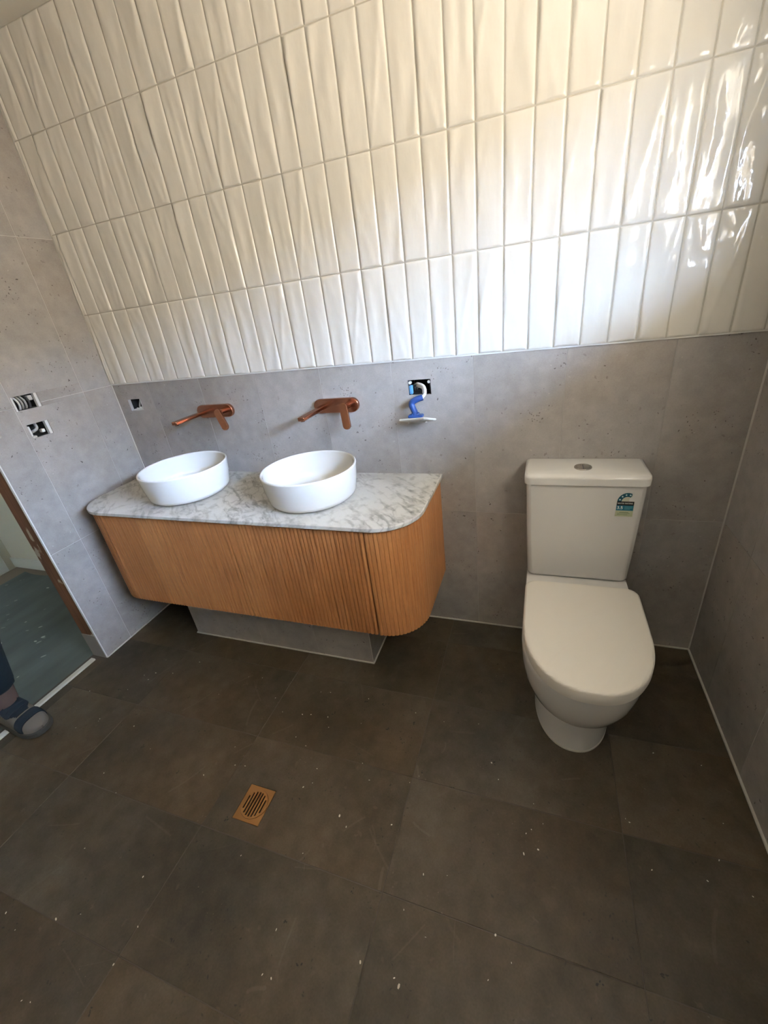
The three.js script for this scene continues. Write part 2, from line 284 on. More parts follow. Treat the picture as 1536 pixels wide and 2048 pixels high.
// right wall with the window
const rightSlab = wallSlab(D + 0.4, H, 0.2, [[WIN.z0 + 0.2, WIN.z1 + 0.2, WIN.y0, WIN.y1]]).rotateY(-Math.PI / 2).translate(W + TT + 0.2, 0, -0.2);
const wallRight = struct('wall_right', rightSlab, M.grout, 'right wall of grey stone tiles behind the toilet corner', 'wall');
layTiles(wallRight, [0, 0.22, 0.52, 0.82, 1.12, 1.42, 1.72, 2.02, 2.32, 2.62, D], [0, 0.589, 1.19, 1.79, H], wallTileMat, [], [[WIN.z0, WIN.z1, WIN.y0, WIN.y1]], (m, a, b) => { m.rotation.y = -Math.PI / 2; m.position.set(W + TT, b, a); });
// wall behind the camera and the ceiling
struct('wall_front', box(-0.1, W + 0.2, -0.1, H, D, D + 0.1), M.plaster, 'plastered wall behind the camera', 'wall');
struct('ceiling', box(-0.1, W + 0.2, H, H + 0.06, -0.1, D + 0.1), M.plaster, 'flat plaster ceiling above the white tiles', 'ceiling');
const DR = { x0: 1.0935, x1: 1.1925, z0: 0.932, z1: 1.041 };
const floorSlab = slabHoles(W + 0.1, D, 0.1, [[DR.x0 + 0.1, DR.x1 + 0.1, D - DR.z1, D - DR.z0]]).rotateX(-Math.PI / 2).translate(-0.1, -0.1 - TT, D);
const floor = struct('floor', floorSlab, M.floorGrout, 'dark brown grey stone tile floor', 'floor');
layTiles(floor, [0, 0.402, 1.0105, 1.619, 2.2275, W], [D - 2.319, D - 2.0105, D - 1.702, D - 1.3935, D - 1.085, D - 0.775, D - 0.465, D - 0.155, D].map((v, i) => v), floorTileMat, [[DR.x0, DR.x1, D - DR.z1, D - DR.z0]], [], (m, a, b) => { m.rotation.x = -Math.PI / 2; m.position.set(a, -TT, D - b); });
layTiles(floor, [0, 0.402, 1.0105, 1.619, 2.2275, W], [0, D - 2.6275, D - 2.319], floorTileMat, [], [], (m, a, b) => { m.rotation.x = -Math.PI / 2; m.position.set(a, -TT, D - b); });
layTiles(floor, [-0.05, 0.0015], [D - DOOR1, D - 1.3935, D - 1.085, D - 0.775, D - DOOR0 - 0.02], floorTileMat, [], [], (m, a, b) => { m.rotation.x = -Math.PI / 2; m.position.set(a, -TT, D - b); });
// silicone beads where surfaces meet
const bead = (r) => r;
joint('trim_1', box(0, W, 0, 0.005, 0, 0.005), 'pale silicone line between back wall and floor');
joint('trim_2', box(0, 0.005, 0, 0.005, 0.005, DOOR0), 'pale silicone line between left wall and floor');
joint('trim_3', box(W - 0.006, W, 0, 0.006, 0.005, D), 'pale silicone line between right wall and floor');
joint('trim_4', box(W - 0.004, W, 0.006, WAINSCOT, 0, 0.004), 'pale silicone line up the right corner of the back wall');
joint('trim_5', box(0, 0.004, 0.006, H, 0, 0.004), 'pale silicone line up the left corner of the back wall');
struct('trim_6', box(-0.010, 0.0015, 0.0, DOORTOP, DOOR0 - 0.003, DOOR0 + 0.0015), M.plastic, 'white edge trim down the tiled doorway edge', 'trim');

// ---------------------------------------------------------------- window and what stands outside it
{
  const g = thing('window_1', 'white sliding window high in the right wall', 'window', [W + 0.1, WIN.y0, (WIN.z0 + WIN.z1) / 2]);
  g.userData.kind = 'structure';
  const w = WIN.z1 - WIN.z0, h = WIN.y1 - WIN.y0;
  part('frame', merge([box(-0.03, 0.03, 0, 0.03, -w / 2, w / 2), box(-0.03, 0.03, h - 0.03, h, -w / 2, w / 2), box(-0.03, 0.03, 0.03, h - 0.03, -w / 2, -w / 2 + 0.03), box(-0.03, 0.03, 0.03, h - 0.03, w / 2 - 0.03, w / 2), box(-0.02, 0.02, 0.03, h - 0.03, -0.02, 0.02)]), M.paint, g);
  const windowFill = new THREE.RectAreaLight(new THREE.Color().setRGB(1, 0.93, 0.83), 5.5, w - 0.06, h - 0.06);   // fill light added on top of sky and sun, the size of the glass
  windowFill.position.set(-0.035, h / 2, 0); windowFill.rotation.y = Math.PI / 2; g.add(windowFill);
  for (const s of [-1, 1]) part('pane', new THREE.PlaneGeometry(w / 2 - 0.05, h - 0.06).rotateY(Math.PI / 2).translate(s * 0.006, h / 2, s * (w / 4 - 0.005)), M.glass, g);
}
single('paving', box(W + 0.2, W + 12, -0.35, -0.3, -8, 20), M.paving, 'sunlit paving outside the window', 'paving').userData.kind = 'structure';
{
  const f = thing('timber_fence', 'warm timber paling fence outside the window', 'fence', [W + 4.5, -0.3, 0]);
  for (let i = 0; i < 80; i++) part('paling', box(0, 0.02, 0, 3.1, -5 + i * 0.3, -5 + i * 0.3 + 0.294), M.fence, f);
  part('rail', box(0.02, 0.08, 1.9, 2.0, -5, 19), M.fence, f);
}
{
  const r = struct('roof', box(-2.2, W + 0.85, 2.62, 2.7, -1.5, D + 2), M.roof, 'roof over the house', 'roof');
  part('eave_lining', box(W + 0.2, W + 0.85, 2.14, 2.16, -1.5, D + 2), M.eave, r);
  part('fascia', box(W + 0.85, W + 0.87, 2.1, 2.7, -1.5, D + 2), M.fascia, r);
}

struct('leak_block', merge([box(-1.95, W + 0.25, -0.35, 0.03, -0.16, -0.1 - TT - 0.026), box(W + TT + 0.2, W + 0.25, -0.35, 0.03, -0.126, D + 0.15), box(-1.95, W + 0.25, -0.35, -0.1, -0.1, D + 0.35)]), M.plasterboard, 'added base blocks that keep light from leaking under the walls', 'leak_block');  // unseen blocks added to stop sky light leaking under the walls
// ---------------------------------------------------------------- doorway and hallway
{
  struct('door_1', box(-0.093, -0.010, 0.14, DOORTOP, DOOR0 - 0.004, DOOR0), M.timber, 'raw brown timber jamb of the doorway, spotted with plaster', 'door jamb');
  const uv = scene.children.at(-1).geometry.attributes.uv; for (let i = 0; i < uv.count; i++) uv.setXY(i, uv.getX(i) * 0.6, uv.getY(i) * 1.2);
  struct('trim_7', box(-0.093, -0.004, 0, 0.14, DOOR0 - 0.004, DOOR0 + 0.003), M.render, 'grey render patch at the foot of the door jamb', 'trim');
  struct('trim_8', rbox(-0.075, -0.05, -0.002, 0.008, DOOR0 + 0.025, DOOR1, 0.002), M.aluminium, 'cream metal threshold strip across the doorway floor', 'trim');
  struct('floor_1', box(-1.75, -0.1, -0.1, -0.012, 0.03, 3), M.hallFloor, 'bare brown subfloor of the hallway', 'floor');
  struct('wall_hall', box(-1.9, -0.093, -0.1, H, -0.09, 0.03), M.cream, 'cream hallway wall beyond the doorway', 'wall');
  struct('wall_far', box(-1.75, -1.62, -0.1, H, 0.03, 3), M.cream, 'cream wall at the far side of the hallway', 'wall');
  struct('wall_end', box(-1.75, -0.1, -0.1, H, 3, 3.1), M.cream, 'cream wall at the end of the hallway', 'wall');
  struct('ceiling_1', box(-1.9, -0.1, H, H + 0.06, -0.1, 3.1), M.plaster, 'plaster ceiling of the hallway', 'ceiling');
  struct('baseboard_hall', rbox(-1.62, -0.093, -0.004, 0.075, 0.03, 0.044, 0.003), M.paint, 'cream skirting board along the hallway wall', 'baseboard');
  struct('trim_9', merge([rbox(-1.62, -1.60, -0.004, 2.1, 0.09, 0.17, 0.004), rbox(-1.607, -1.592, -0.004, 2.1, 0.155, 0.17, 0.003)]), M.paint, 'cream architrave beside the hallway door', 'trim');
  const d = thing('door_2', 'cream hallway door behind its architrave', 'door', [-1.62, 0, 0.19]); d.userData.kind = 'structure';
  part('door_leaf', rbox(0.002, 0.014, 0.012, 2.05, 0.012, 0.8, 0.003), M.paint, d);
  part('gap_shade_sheet', box(0, 0.002, 0, 2.06, -0.02, 0.82), M.black, d);  // black sheet painted as the shade in the gap round the leaf
  // drop sheet lying on the hall floor, slightly rumpled
  const sh = new THREE.PlaneGeometry(1.36, 2.6, 60, 110).rotateX(-Math.PI / 2), p = sh.attributes.position;
  for (let i = 0; i < p.count; i++) { const x = p.getX(i), z = p.getZ(i); p.setY(i, 0.003 + 0.006 * fbm((x + 3) / 8, (z + 3) / 8, 30, 30, 3, 12)); if (z < -1.29) p.setZ(i, z + 0.02 * Math.sin(x * 9)); }
  sh.computeVertexNormals();
  single('drop_sheet', sh.translate(-0.78, -0.013, 1.37), M.tarp, 'dusty grey-green drop sheet spread over the hallway floor', 'drop sheet');
  const l = thing('added_hall_light', 'added round ceiling light that brightens the hallway', 'added_lamp', [-0.85, H, 1.3]);  // added to brighten the hall, whose real source is unseen
  part('rim', new THREE.CylinderGeometry(0.17, 0.17, 0.03, 40, 1, true).translate(0, -0.015, 0), M.plastic, l);
  part('diffuser', new THREE.CylinderGeometry(0.165, 0.165, 0.012, 40).translate(0, -0.012, 0), new THREE.MeshStandardMaterial({ color: 0xffffff, emissive: new THREE.Color().setRGB(1, 0.93, 0.8), emissiveIntensity: 2 }), l);
  const a = new THREE.RectAreaLight(new THREE.Color().setRGB(1, 0.93, 0.79), 19, 0.29, 0.29); a.position.set(0, -0.034, 0); a.lookAt(0, -5, 0); l.add(a); a.rotation.set(-Math.PI / 2, 0, 0);
}

// ---------------------------------------------------------------- open electrical boxes and their wires
function wires(name, label, parentPos, list, cat = 'cable') {
  const g = thing(name, label, cat, parentPos);
  for (const [n, pts, r, m] of list) part(n, tube(pts, r, 28, 8), m, g);
  return g;
}
{
  // back wall, small opening near the left corner
  const a = thing('wall_box', 'small open socket cut-out in the back wall left of the taps', 'socket box', [0.068, 1.072, 0]);
  for (const g of [box(0.07, 0.08, 0, 0.055, -0.02, -0.006), box(0.008, 0.07, 0, 0.006, -0.02, -0.008)]) part('bracket', g, M.plastic, a);
  part('screw_lug', new THREE.CylinderGeometry(0.006, 0.006, 0.008, 12).rotateX(Math.PI / 2).translate(0.066, 0.012, -0.004), M.plastic, a);
  part('cable', tube([[0.03, 0.008, -0.05], [0.04, 0.012, -0.02], [0.055, 0.03, -0.012], [0.052, 0.055, -0.03]], 0.004), M.cable, a);
  part('cable', tube([[0.01, 0.006, -0.03], [0.03, 0.009, -0.012], [0.06, 0.008, -0.012]], 0.0035), M.wireWhite, a);
}
{
  const a = thing('wall_box', 'upper open socket cut-out in the left wall, filled with loose cables', 'socket box', [0, 1.184, 0.343]);
  for (const g of [box(-0.02, -0.006, 0, 0.056, 0, 0.01), box(-0.02, -0.006, 0, 0.056, 0.092, 0.102)]) part('bracket', g, M.plastic, a);
  for (const [z, m] of [[0.03, M.darkCable], [0.045, M.cable], [0.058, M.cable], [0.07, M.wireWhite]]) part('cable', tube([[-0.05, -0.01, z - 0.006], [-0.022, 0.015, z], [-0.016, 0.035, z + 0.004], [-0.05, 0.07, z + 0.01]], 0.0042), m, a);
  part('connector', rbox(-0.035, -0.014, 0.03, 0.05, 0.014, 0.03, 0.003), M.plasterboard, a);
  const b = thing('wall_box', 'lower open socket cut-out in the left wall with broken plaster edge', 'socket box', [0, 1.07, 0.349]);
  for (const g of [box(-0.02, -0.005, 0, 0.057, 0, 0.011), box(-0.018, -0.004, 0, 0.05, 0.078, 0.087)]) part('bracket', g, M.plastic, b);
  part('broken_plaster', rbox(-0.02, 0.0, 0.0, 0.01, 0.066, 0.086, 0.004), M.plasterboard, b);
  part('connector', rbox(-0.03, -0.012, 0.012, 0.026, 0.02, 0.034, 0.003), M.wireWhite, b);
  part('cable', tube([[-0.05, 0.02, 0.075], [-0.022, 0.025, 0.06], [-0.018, 0.035, 0.045], [-0.03, 0.06, 0.04]], 0.006), M.cable, b);
}
{
  const b = thing('wall_box', 'open socket cut-out in the back wall above the hanging white plate', 'socket box', [1.492, 1.074, 0]);
  for (const g of [box(0, 0.006, 0, 0.056, -0.02, -0.008), box(0.082, 0.088, 0, 0.056, -0.02, -0.008)]) part('bracket', g, M.darkCable, b);
  for (const x of [0.009, 0.081]) part('screw_lug', new THREE.CylinderGeometry(0.0055, 0.0055, 0.01, 14).rotateX(Math.PI / 2).translate(x, 0.046, -0.005), M.wireWhite, b);
  part('plaster_bag', rbox(0.002, 0.016, 0.002, 0.036, -0.02, -0.003, 0.005), M.lightBlue, b);
  const c = thing('socket_plate', 'white socket plate hanging by blue taped cable from the back wall', 'socket plate', [1.53, 1.0, 0.0]);
  part('cable', tube([[-0.02, 0.09, -0.06], [0.0, 0.105, -0.01], [0.025, 0.1, 0.012], [0.03, 0.083, 0.03]], 0.0065), M.cable, c);
  part('cable', tube([[-0.03, 0.1, -0.06], [0.0, 0.113, -0.012], [0.028, 0.105, 0.014], [0.034, 0.084, 0.03], [0.022, 0.07, 0.036]], 0.0055), M.wireWhite, c);
  part('blue_tape', merge([tube([[0.025, 0.072, 0.036], [0.0, 0.066, 0.045], [-0.014, 0.055, 0.05], [-0.01, 0.038, 0.052], [-0.004, 0.02, 0.052], [-0.004, 0.008, 0.052]], 0.0115, 40, 10), rbox(-0.03, 0.026, 0.002, 0.014, 0.035, 0.065, 0.005), rbox(-0.018, 0.012, 0.01, 0.022, 0.04, 0.062, 0.006)]), M.blue, c);
  const p = part('plate', rbox(-0.062, 0.062, -0.0045, 0.0045, -0.036, 0.036, 0.004), M.plastic, c); p.position.set(0.004, -0.006, 0.054); p.rotation.set(-0.34, -0.45, 0.0);
  for (const s of [-1, 1]) part('screw', new THREE.CylinderGeometry(0.004, 0.0045, 0.008, 12).translate(s * 0.042, -0.007, 0.0), M.plastic, p);
  part('socket_face', rbox(-0.028, 0.028, -0.009, -0.003, -0.022, 0.022, 0.002), M.plasterboard, p);
}

// ---------------------------------------------------------------- vanity: tiled plinth, fluted cabinet, marble top
{
  const p = thing('tiled_plinth', 'grey tiled plinth under the floating oak vanity', 'plinth', [0.353, 0, 0]);
  const L = 0.973, Z = 0.344, PH = 0.292;
  part('core', box(TT, L - TT, 0, PH, 0.004, Z - TT), M.grout, p);
  for (const [a, b] of [[0, 0.402], [0.402, 0.704], [0.704, L]]) part('tile', slabGeo(b - a - JOINT, PH, TT), pick(wallTileMat), p).position.set(a + JOINT / 2, 0, Z - TT);
  const r = part('tile', slabGeo(Z - 0.008, PH, TT), wallTileMat[0], p); r.rotation.y = Math.PI / 2; r.position.set(L - TT, 0, Z - 0.001);
  const l = part('tile', slabGeo(Z - 0.008, PH, TT), wallTileMat[1], p); l.rotation.y = -Math.PI / 2; l.position.set(TT, 0, 0.006);
  part('silicone_bead', merge([box(-0.003, L + 0.004, 0, 0.005, Z, Z + 0.005), box(L, L + 0.005, 0, 0.005, 0.005, Z), box(-0.005, 0, 0, 0.005, 0.005, Z), box(L - 0.0015, L + 0.0012, 0.005, PH, Z - 0.0015, Z + 0.0012)]), M.silicone, p);
}
const CAB = { x0: 0.07, x1: 1.594, z1: 0.462, r: 0.15, y0: 0.292, y1: 0.742 };
{
  const c = thing('vanity_cabinet', 'wall-hung oak vanity cabinet with fluted rounded front', 'vanity', [0, 0, 0]);
  const { x0, x1, z1, r, y0, y1 } = CAB;
  // plan path of the front, from the wall on the left round to the wall on the right, by arc length
  const side = z1 - r - 0.002, arc = Math.PI / 2 * r, front = x1 - x0 - 2 * r, total = 2 * side + 2 * arc + front;
  const at = (s) => {
    if (s < side) return [x0, 0.002 + s, -1, 0]; s -= side;
    if (s < arc) { const a = s / r; return [x0 + r - Math.cos(a) * r, z1 - r + Math.sin(a) * r, -Math.cos(a), Math.sin(a)]; } s -= arc;
    if (s < front) return [x0 + r + s, z1, 0, 1]; s -= front;
    if (s < arc) { const a = s / r; return [x1 - r + Math.sin(a) * r, z1 - r + Math.cos(a) * r, Math.sin(a), Math.cos(a)]; } s -= arc;
    return [x1, z1 - r - s, 1, 0];
  };
  const FP = 0.0153, depth = 0.0042;
  const flute = (s0, s1) => {                     // a fluted panel over a stretch of the path, 16 mm thick
    const n = Math.round((s1 - s0) / FP), K = 8, P = [], U = [], I = [], out = [];
    for (let i = 0; i <= n * K; i++) {
      const s = s0 + (s1 - s0) * i / (n * K), t = (i % K) / K * 2 - 1, d = depth * (Math.sqrt(Math.max(0, 1 - t * t)) - 1);
      const [x, z, nx, nz] = at(Math.min(total - 1e-5, Math.max(0, s)));
      out.push([x + nx * d, z + nz * d, x - nx * 0.016, z - nz * 0.016, s]);
    }
    const strip = (f) => { const b = P.length / 3; for (const o of out) { const [[ax, ay, az], [bx, by, bz]] = f(o); P.push(ax, ay, az, bx, by, bz); U.push(o[4], ay, o[4] + 0.001, by + 0.001); } for (let i = 0; i + 1 < out.length; i++) { const a = b + i * 2; I.push(a, a + 2, a + 3, a, a + 3, a + 1); } };
    strip((o) => [[o[0], y0, o[1]], [o[0], y1, o[1]]]);
    strip((o) => [[o[2], y1, o[3]], [o[2], y0, o[3]]]);
    strip((o) => [[o[2], y0, o[3]], [o[0], y0, o[1]]]);
    strip((o) => [[o[0], y1, o[1]], [o[2], y1, o[3]]]);
    for (const o of [out[0], out.at(-1)]) { const b = P.length / 3, f = o === out[0] ? 0 : 1; P.push(o[0], y0, o[1], o[0], y1, o[1], o[2], y1, o[3], o[2], y0, o[3]); U.push(o[4], y0, o[4], y1, o[4] + 0.016, y1, o[4] + 0.016, y0); I.push(...(f ? [b, b + 3, b + 2, b, b + 2, b + 1] : [b, b + 1, b + 2, b, b + 2, b + 3])); }
    const g = new THREE.BufferGeometry(); g.setAttribute('position', new THREE.Float32BufferAttribute(P, 3)); g.setAttribute('uv', new THREE.Float32BufferAttribute(U, 2)); g.setIndex(I);
    return toCreasedNormals(g, 0.7);
  };
  const sOfX = (x) => side + arc + (x - x0 - r), gap = 0.002;
  const wide = 0.0028, sL = sOfX(0.225), sM = sOfX(0.868), sR = sOfX(1.43);
  const lp = part('side_panel', flute(0, sL - gap * 0.4), M.oak, c);
  part('door', flute(sL + gap * 0.4, sM - gap * 0.7), M.oak, c);
  part('door', flute(sM + gap * 0.7, sR - wide), M.oak, c);
  part('side_panel', flute(sR + wide * 0.7, total), M.oak, c).userData.label = 'rounded fluted end panel';
  const s = new THREE.Shape(); const i = 0.0165;
  s.moveTo(x0 + i, 0.003); s.lineTo(x0 + i, z1 - r); s.absarc(x0 + r, z1 - r, r - i, Math.PI, Math.PI / 2, true); s.lineTo(x1 - r, z1 - i); s.absarc(x1 - r, z1 - r, r - i, Math.PI / 2, 0, true); s.lineTo(x1 - i, 0.003);
  part('carcass', new THREE.ExtrudeGeometry(s, { depth: y1 - y0 - 0.008, bevelEnabled: false, curveSegments: 24 }).rotateX(Math.PI / 2).translate(0, y1 - 0.004, 0), M.carcass, c);
}
{
  const x0 = 0.06, x1 = 1.605, z1 = 0.473, r = 0.16, b = 0.003, s = new THREE.Shape();
  s.moveTo(x0 + b, b + 0.001); s.lineTo(x0 + b, z1 - r); s.absarc(x0 + r, z1 - r, r - b, Math.PI, Math.PI / 2, true); s.lineTo(x1 - r, z1 - b); s.absarc(x1 - r, z1 - r, r - b, Math.PI / 2, 0, true); s.lineTo(x1 - b, b + 0.001); s.closePath();
  const g = new THREE.ExtrudeGeometry(s, { depth: 0.016 - 2 * b, bevelSize: b, bevelThickness: b, bevelSegments: 3, curveSegments: 32 }).rotateX(Math.PI / 2).translate(0, 0.7581 - b, 0);
  const p = g.attributes.position, uv = g.attributes.uv; for (let i = 0; i < p.count; i++) uv.setXY(i, p.getX(i) / 1.6, (p.getZ(i) + p.getY(i)) / 0.8);
  single('countertop', g, M.marble, 'white marble countertop with grey veins and rounded front corners', 'countertop');
}
// ---------------------------------------------------------------- basins
function makeBasin(name, label, pos) {
  const g = thing(name, label, 'basin', pos, 'round vessel basins on the marble top');
  const R = 0.183, h = 0.126, V = (x, y) => new THREE.Vector2(x, y), pts = [V(0.0001, 0), V(R - 0.05, 0), V(R - 0.043, 0.0015)];
  for (let k = 0; k <= 8; k++) { const a = -Math.PI / 2 + k / 8 * Math.PI / 2; pts.push(V(R - 0.041 + Math.cos(a) * 0.028, 0.03 + Math.sin(a) * 0.028)); }
  pts.push(V(R - 0.0055, 0.07), V(R, h - 0.006), V(R - 0.001, h - 0.002), V(R - 0.004, h), V(R - 0.008, h - 0.0015), V(R - 0.0105, h - 0.006), V(R - 0.014, 0.07));
  for (let k = 0; k <= 10; k++) { const a = k / 10 * Math.PI / 2; pts.push(V(R - 0.055 + Math.cos(a) * 0.04, 0.055 - Math.sin(a) * 0.04)); }
  pts.push(V(0.03, 0.011), V(0.0001, 0.0105));
  part('bowl', new THREE.LatheGeometry(pts, 96), M.ceramic, g);
  part('waste_cap', new THREE.LatheGeometry([V(0.0001, 0.02), V(0.026, 0.019), V(0.031, 0.016), V(0.031, 0.0105)], 40), M.ceramic, g);
  return g;
}
makeBasin('vessel_basin', 'round white basin on the marble top nearer the left wall', [0.533, 0.7583, 0.243]);
makeBasin('vessel_basin', 'round white basin on the marble top nearer the toilet', [1.148, 0.7583, 0.25]);

// ---------------------------------------------------------------- wall taps
function makeTap(label, x, y, leverTurn) {
  const g = thing('wall_tap', label, 'tap', [x, y, 0], 'copper wall taps');
  const s = new THREE.Shape(), L = 0.198, r = 0.0285, b = 0.0025;
  s.absarc(r, 0, r - b, Math.PI / 2, Math.PI * 1.5, false); s.absarc(L - r, 0, r - b, -Math.PI / 2, Math.PI / 2, false); s.closePath();
  part('backplate', new THREE.ExtrudeGeometry(s, { depth: 0.012, bevelSize: b, bevelThickness: b, bevelSegments: 3, curveSegments: 20 }).translate(0, 0, 0.0005), M.copper, g);
  const sp = rbox(0.029, 0.056, -0.010, 0.005, 0.012, 0.206, 0.004, 4);
  const spout = part('spout', sp, M.copper, g);
  part('outlet', new THREE.CylinderGeometry(0.008, 0.008, 0.004, 20).translate(0.042, -0.011, 0.192), M.black, spout);
  part('lever_stem', new THREE.CylinderGeometry(0.0125, 0.0125, 0.05, 28).rotateX(Math.PI / 2).translate(L - 0.045, 0.0, 0.036), M.copper, g);
  const ls = new THREE.Shape(), w = 0.0145, ll = 0.07;
  ls.absarc(0, 0, w, 0, Math.PI, false); ls.absarc(0, -ll, w, Math.PI, Math.PI * 2, false); ls.closePath();
  const lever = part('lever', new THREE.ExtrudeGeometry(ls, { depth: 0.009, bevelSize: 0.0015, bevelThickness: 0.0015, bevelSegments: 2, curveSegments: 16 }), M.copper, g);
  lever.position.set(L - 0.045, 0.0, 0.054); lever.rotation.set(-0.35, 0, leverTurn);
  return g;
}
makeTap('copper wall tap over the left basin, its lever swung aside', 0.482, 1.054, 0.55);
makeTap('copper wall tap over the right basin, its lever pointing straight down', 1.089, 1.052, 0.2);

// ---------------------------------------------------------------- toilet
{
  const cx = 2.112, t = thing('toilet', 'white close-coupled toilet with closed lid beside the right wall', 'toilet', [cx, 0, 0]);
  const NA = 40;
  const ringOf = (w, zb, zf, arcLen, wb = w) => {          // D-shaped outline: straight back, straight sides, elliptic front
    const pts = [], zc = zf - arcLen;
    for (let i = 0; i <= 6; i++) pts.push([w * (-1 + 2 * i / 6) * -1 * (wb / w), zb]);       // back, right to left
    for (let i = 1; i <= 8; i++) { const f = i / 8; pts.push([-(wb + (w - wb) * smooth(0, 1, f)), zb + (zc - zb) * f]); }
    for (let i = 1; i <= NA; i++) { const a = Math.PI - i / NA * Math.PI, q = Math.pow(Math.abs(Math.cos(a)), 0.92) * Math.sign(Math.cos(a)); pts.push([w * q, zc + arcLen * Math.pow(Math.sin(a), 0.92)]); }
    for (let i = 1; i < 8; i++) { const f = 1 - i / 8; pts.push([wb + (w - wb) * smooth(0, 1, f), zb + (zc - zb) * f]); }
    return pts;
  };
  const loft = (levels, capTop = true, capBottom = true) => {
    const rings = levels.map(([y, ...a]) => ringOf(...a).map(([x, z]) => [x, y, z])), n = rings[0].length, P = rings.flat(2), I = [];
    for (let j = 0; j + 1 < rings.length; j++) for (let i = 0; i < n; i++) { const a = j * n + i, b = j * n + (i + 1) % n; I.push(a, a + n, b + n, a, b + n, b); }
    const cap = (j, up) => { const c = P.length / 3, r = rings[j]; P.push(0, r[0][1], (r[0][2] + r[n >> 1][2]) / 2); for (let i = 0; i < n; i++) { const a = j * n + i, b = j * n + (i + 1) % n; I.push(...(up ? [c, b, a] : [c, a, b])); } };
    if (capTop) cap(rings.length - 1, true); if (capBottom) cap(0, false);
    const g = new THREE.BufferGeometry(); g.setAttribute('position', new THREE.Float32BufferAttribute(P, 3)); g.setIndex(I);
    const u = []; for (let i = 0; i < P.length / 3; i++) u.push(P[i * 3], P[i * 3 + 1]); g.setAttribute('uv', new THREE.Float32BufferAttribute(u, 2));
    return toCreasedNormals(g, 0.75);
  };
  part('pan', loft([[0.004, 0.121, 0.004, 0.556, 0.2, 0.108], [0.03, 0.12, 0.004, 0.554, 0.2, 0.108], [0.08, 0.117, 0.004, 0.547, 0.2, 0.106], [0.11, 0.116, 0.004, 0.543, 0.2, 0.105], [0.122, 0.116, 0.004, 0.543, 0.2, 0.105], [0.131, 0.1175, 0.004, 0.546, 0.205, 0.106],
    [0.14, 0.121, 0.004, 0.555, 0.21, 0.109], [0.157, 0.129, 0.004, 0.575, 0.22, 0.117], [0.19, 0.143, 0.004, 0.61, 0.23, 0.13], [0.235, 0.157, 0.004, 0.643, 0.235, 0.146], [0.29, 0.169, 0.004, 0.669, 0.24, 0.16], [0.34, 0.174, 0.004, 0.682, 0.24, 0.168], [0.375, 0.175, 0.004, 0.686, 0.24, 0.171], [0.394, 0.175, 0.004, 0.686, 0.24, 0.171], [0.4, 0.172, 0.006, 0.682, 0.238, 0.168]]), M.ceramic, t);
  part('base_seal', loft([[0, 0.121, 0.004, 0.56, 0.2, 0.108], [0.005, 0.12, 0.004, 0.559, 0.2, 0.107]]), M.silicone, t);
  // D-shaped slab with rounded rear corners, lofted through rings [y, inset]
  const dee = (w, zb, zf, arcLen, rc, levels) => {
    const P = [], I = [], zc = zf - arcLen;
    const ring = (y, d) => {
      const q = Math.max(0.004, rc - d), ww = w - d, pts = [];
      for (let i = 0; i <= 8; i++) { const a = Math.PI * 1.5 - i / 8 * Math.PI / 2; pts.push([-ww + q + Math.cos(a) * q, zb + d + q + Math.sin(a) * q]); }
      for (let i = 1; i <= 64; i++) { const a = Math.PI - i / 64 * Math.PI, c = Math.cos(a), sn = Math.sin(a), k = Math.pow(Math.pow(Math.abs(c), 2.25) + Math.pow(sn, 2.25), -1 / 2.25); pts.push([ww * c * k, zc + (zf - d - zc) * sn * k]); }
      for (let i = 0; i <= 8; i++) { const a = -i / 8 * Math.PI / 2; pts.push([ww - q + Math.cos(a) * q, zb + d + q + Math.sin(a) * q]); }
      return pts.map(([x, z]) => [x, y, z]);
    };
    const rings = levels.map(([y, d]) => ring(y, d)), n = rings[0].length; P.push(...rings.flat(2));
    for (let j = 0; j + 1 < rings.length; j++) for (let i = 0; i < n; i++) { const a = j * n + i, b = j * n + (i + 1) % n; I.push(a, a + n, b + n, a, b + n, b); }
    for (const [j, up] of [[rings.length - 1, 1], [0, 0]]) { const c = P.length / 3; P.push(0, levels[j][0], (zb + zf) / 2); for (let i = 0; i < n; i++) { const a = j * n + i, b = j * n + (i + 1) % n; I.push(...(up ? [c, b, a] : [c, a, b])); } }
    const g = new THREE.BufferGeometry(); g.setAttribute('position', new THREE.Float32BufferAttribute(P, 3)); g.setIndex(I); g.setAttribute('uv', new THREE.Float32BufferAttribute(new Array(P.length / 3 * 2).fill(0), 2));
    return toCreasedNormals(g, 0.6);
  };
  part('seat_ring', dee(0.1755, 0.236, 0.698, 0.25, 0.035, [[0.4005, 0.002], [0.402, 0], [0.412, 0], [0.414, 0.002]]).translate(0.005, 0, 0), M.seat, t);
  part('seat_lid', dee(0.1775, 0.236, 0.702, 0.25, 0.04, [[0.4145, 0.0025], [0.4165, 0], [0.441, 0], [0.4445, 0.001], [0.447, 0.0035], [0.4482, 0.008], [0.4486, 0.016]]).translate(0.005, 0, 0), M.seat, t).userData.label = 'closed white D-shaped lid';
  for (const s of [-1, 1]) part('hinge', new THREE.CylinderGeometry(0.011, 0.011, 0.04, 18).rotateZ(Math.PI / 2).translate(s * 0.075, 0.411, 0.226), M.seat, t);
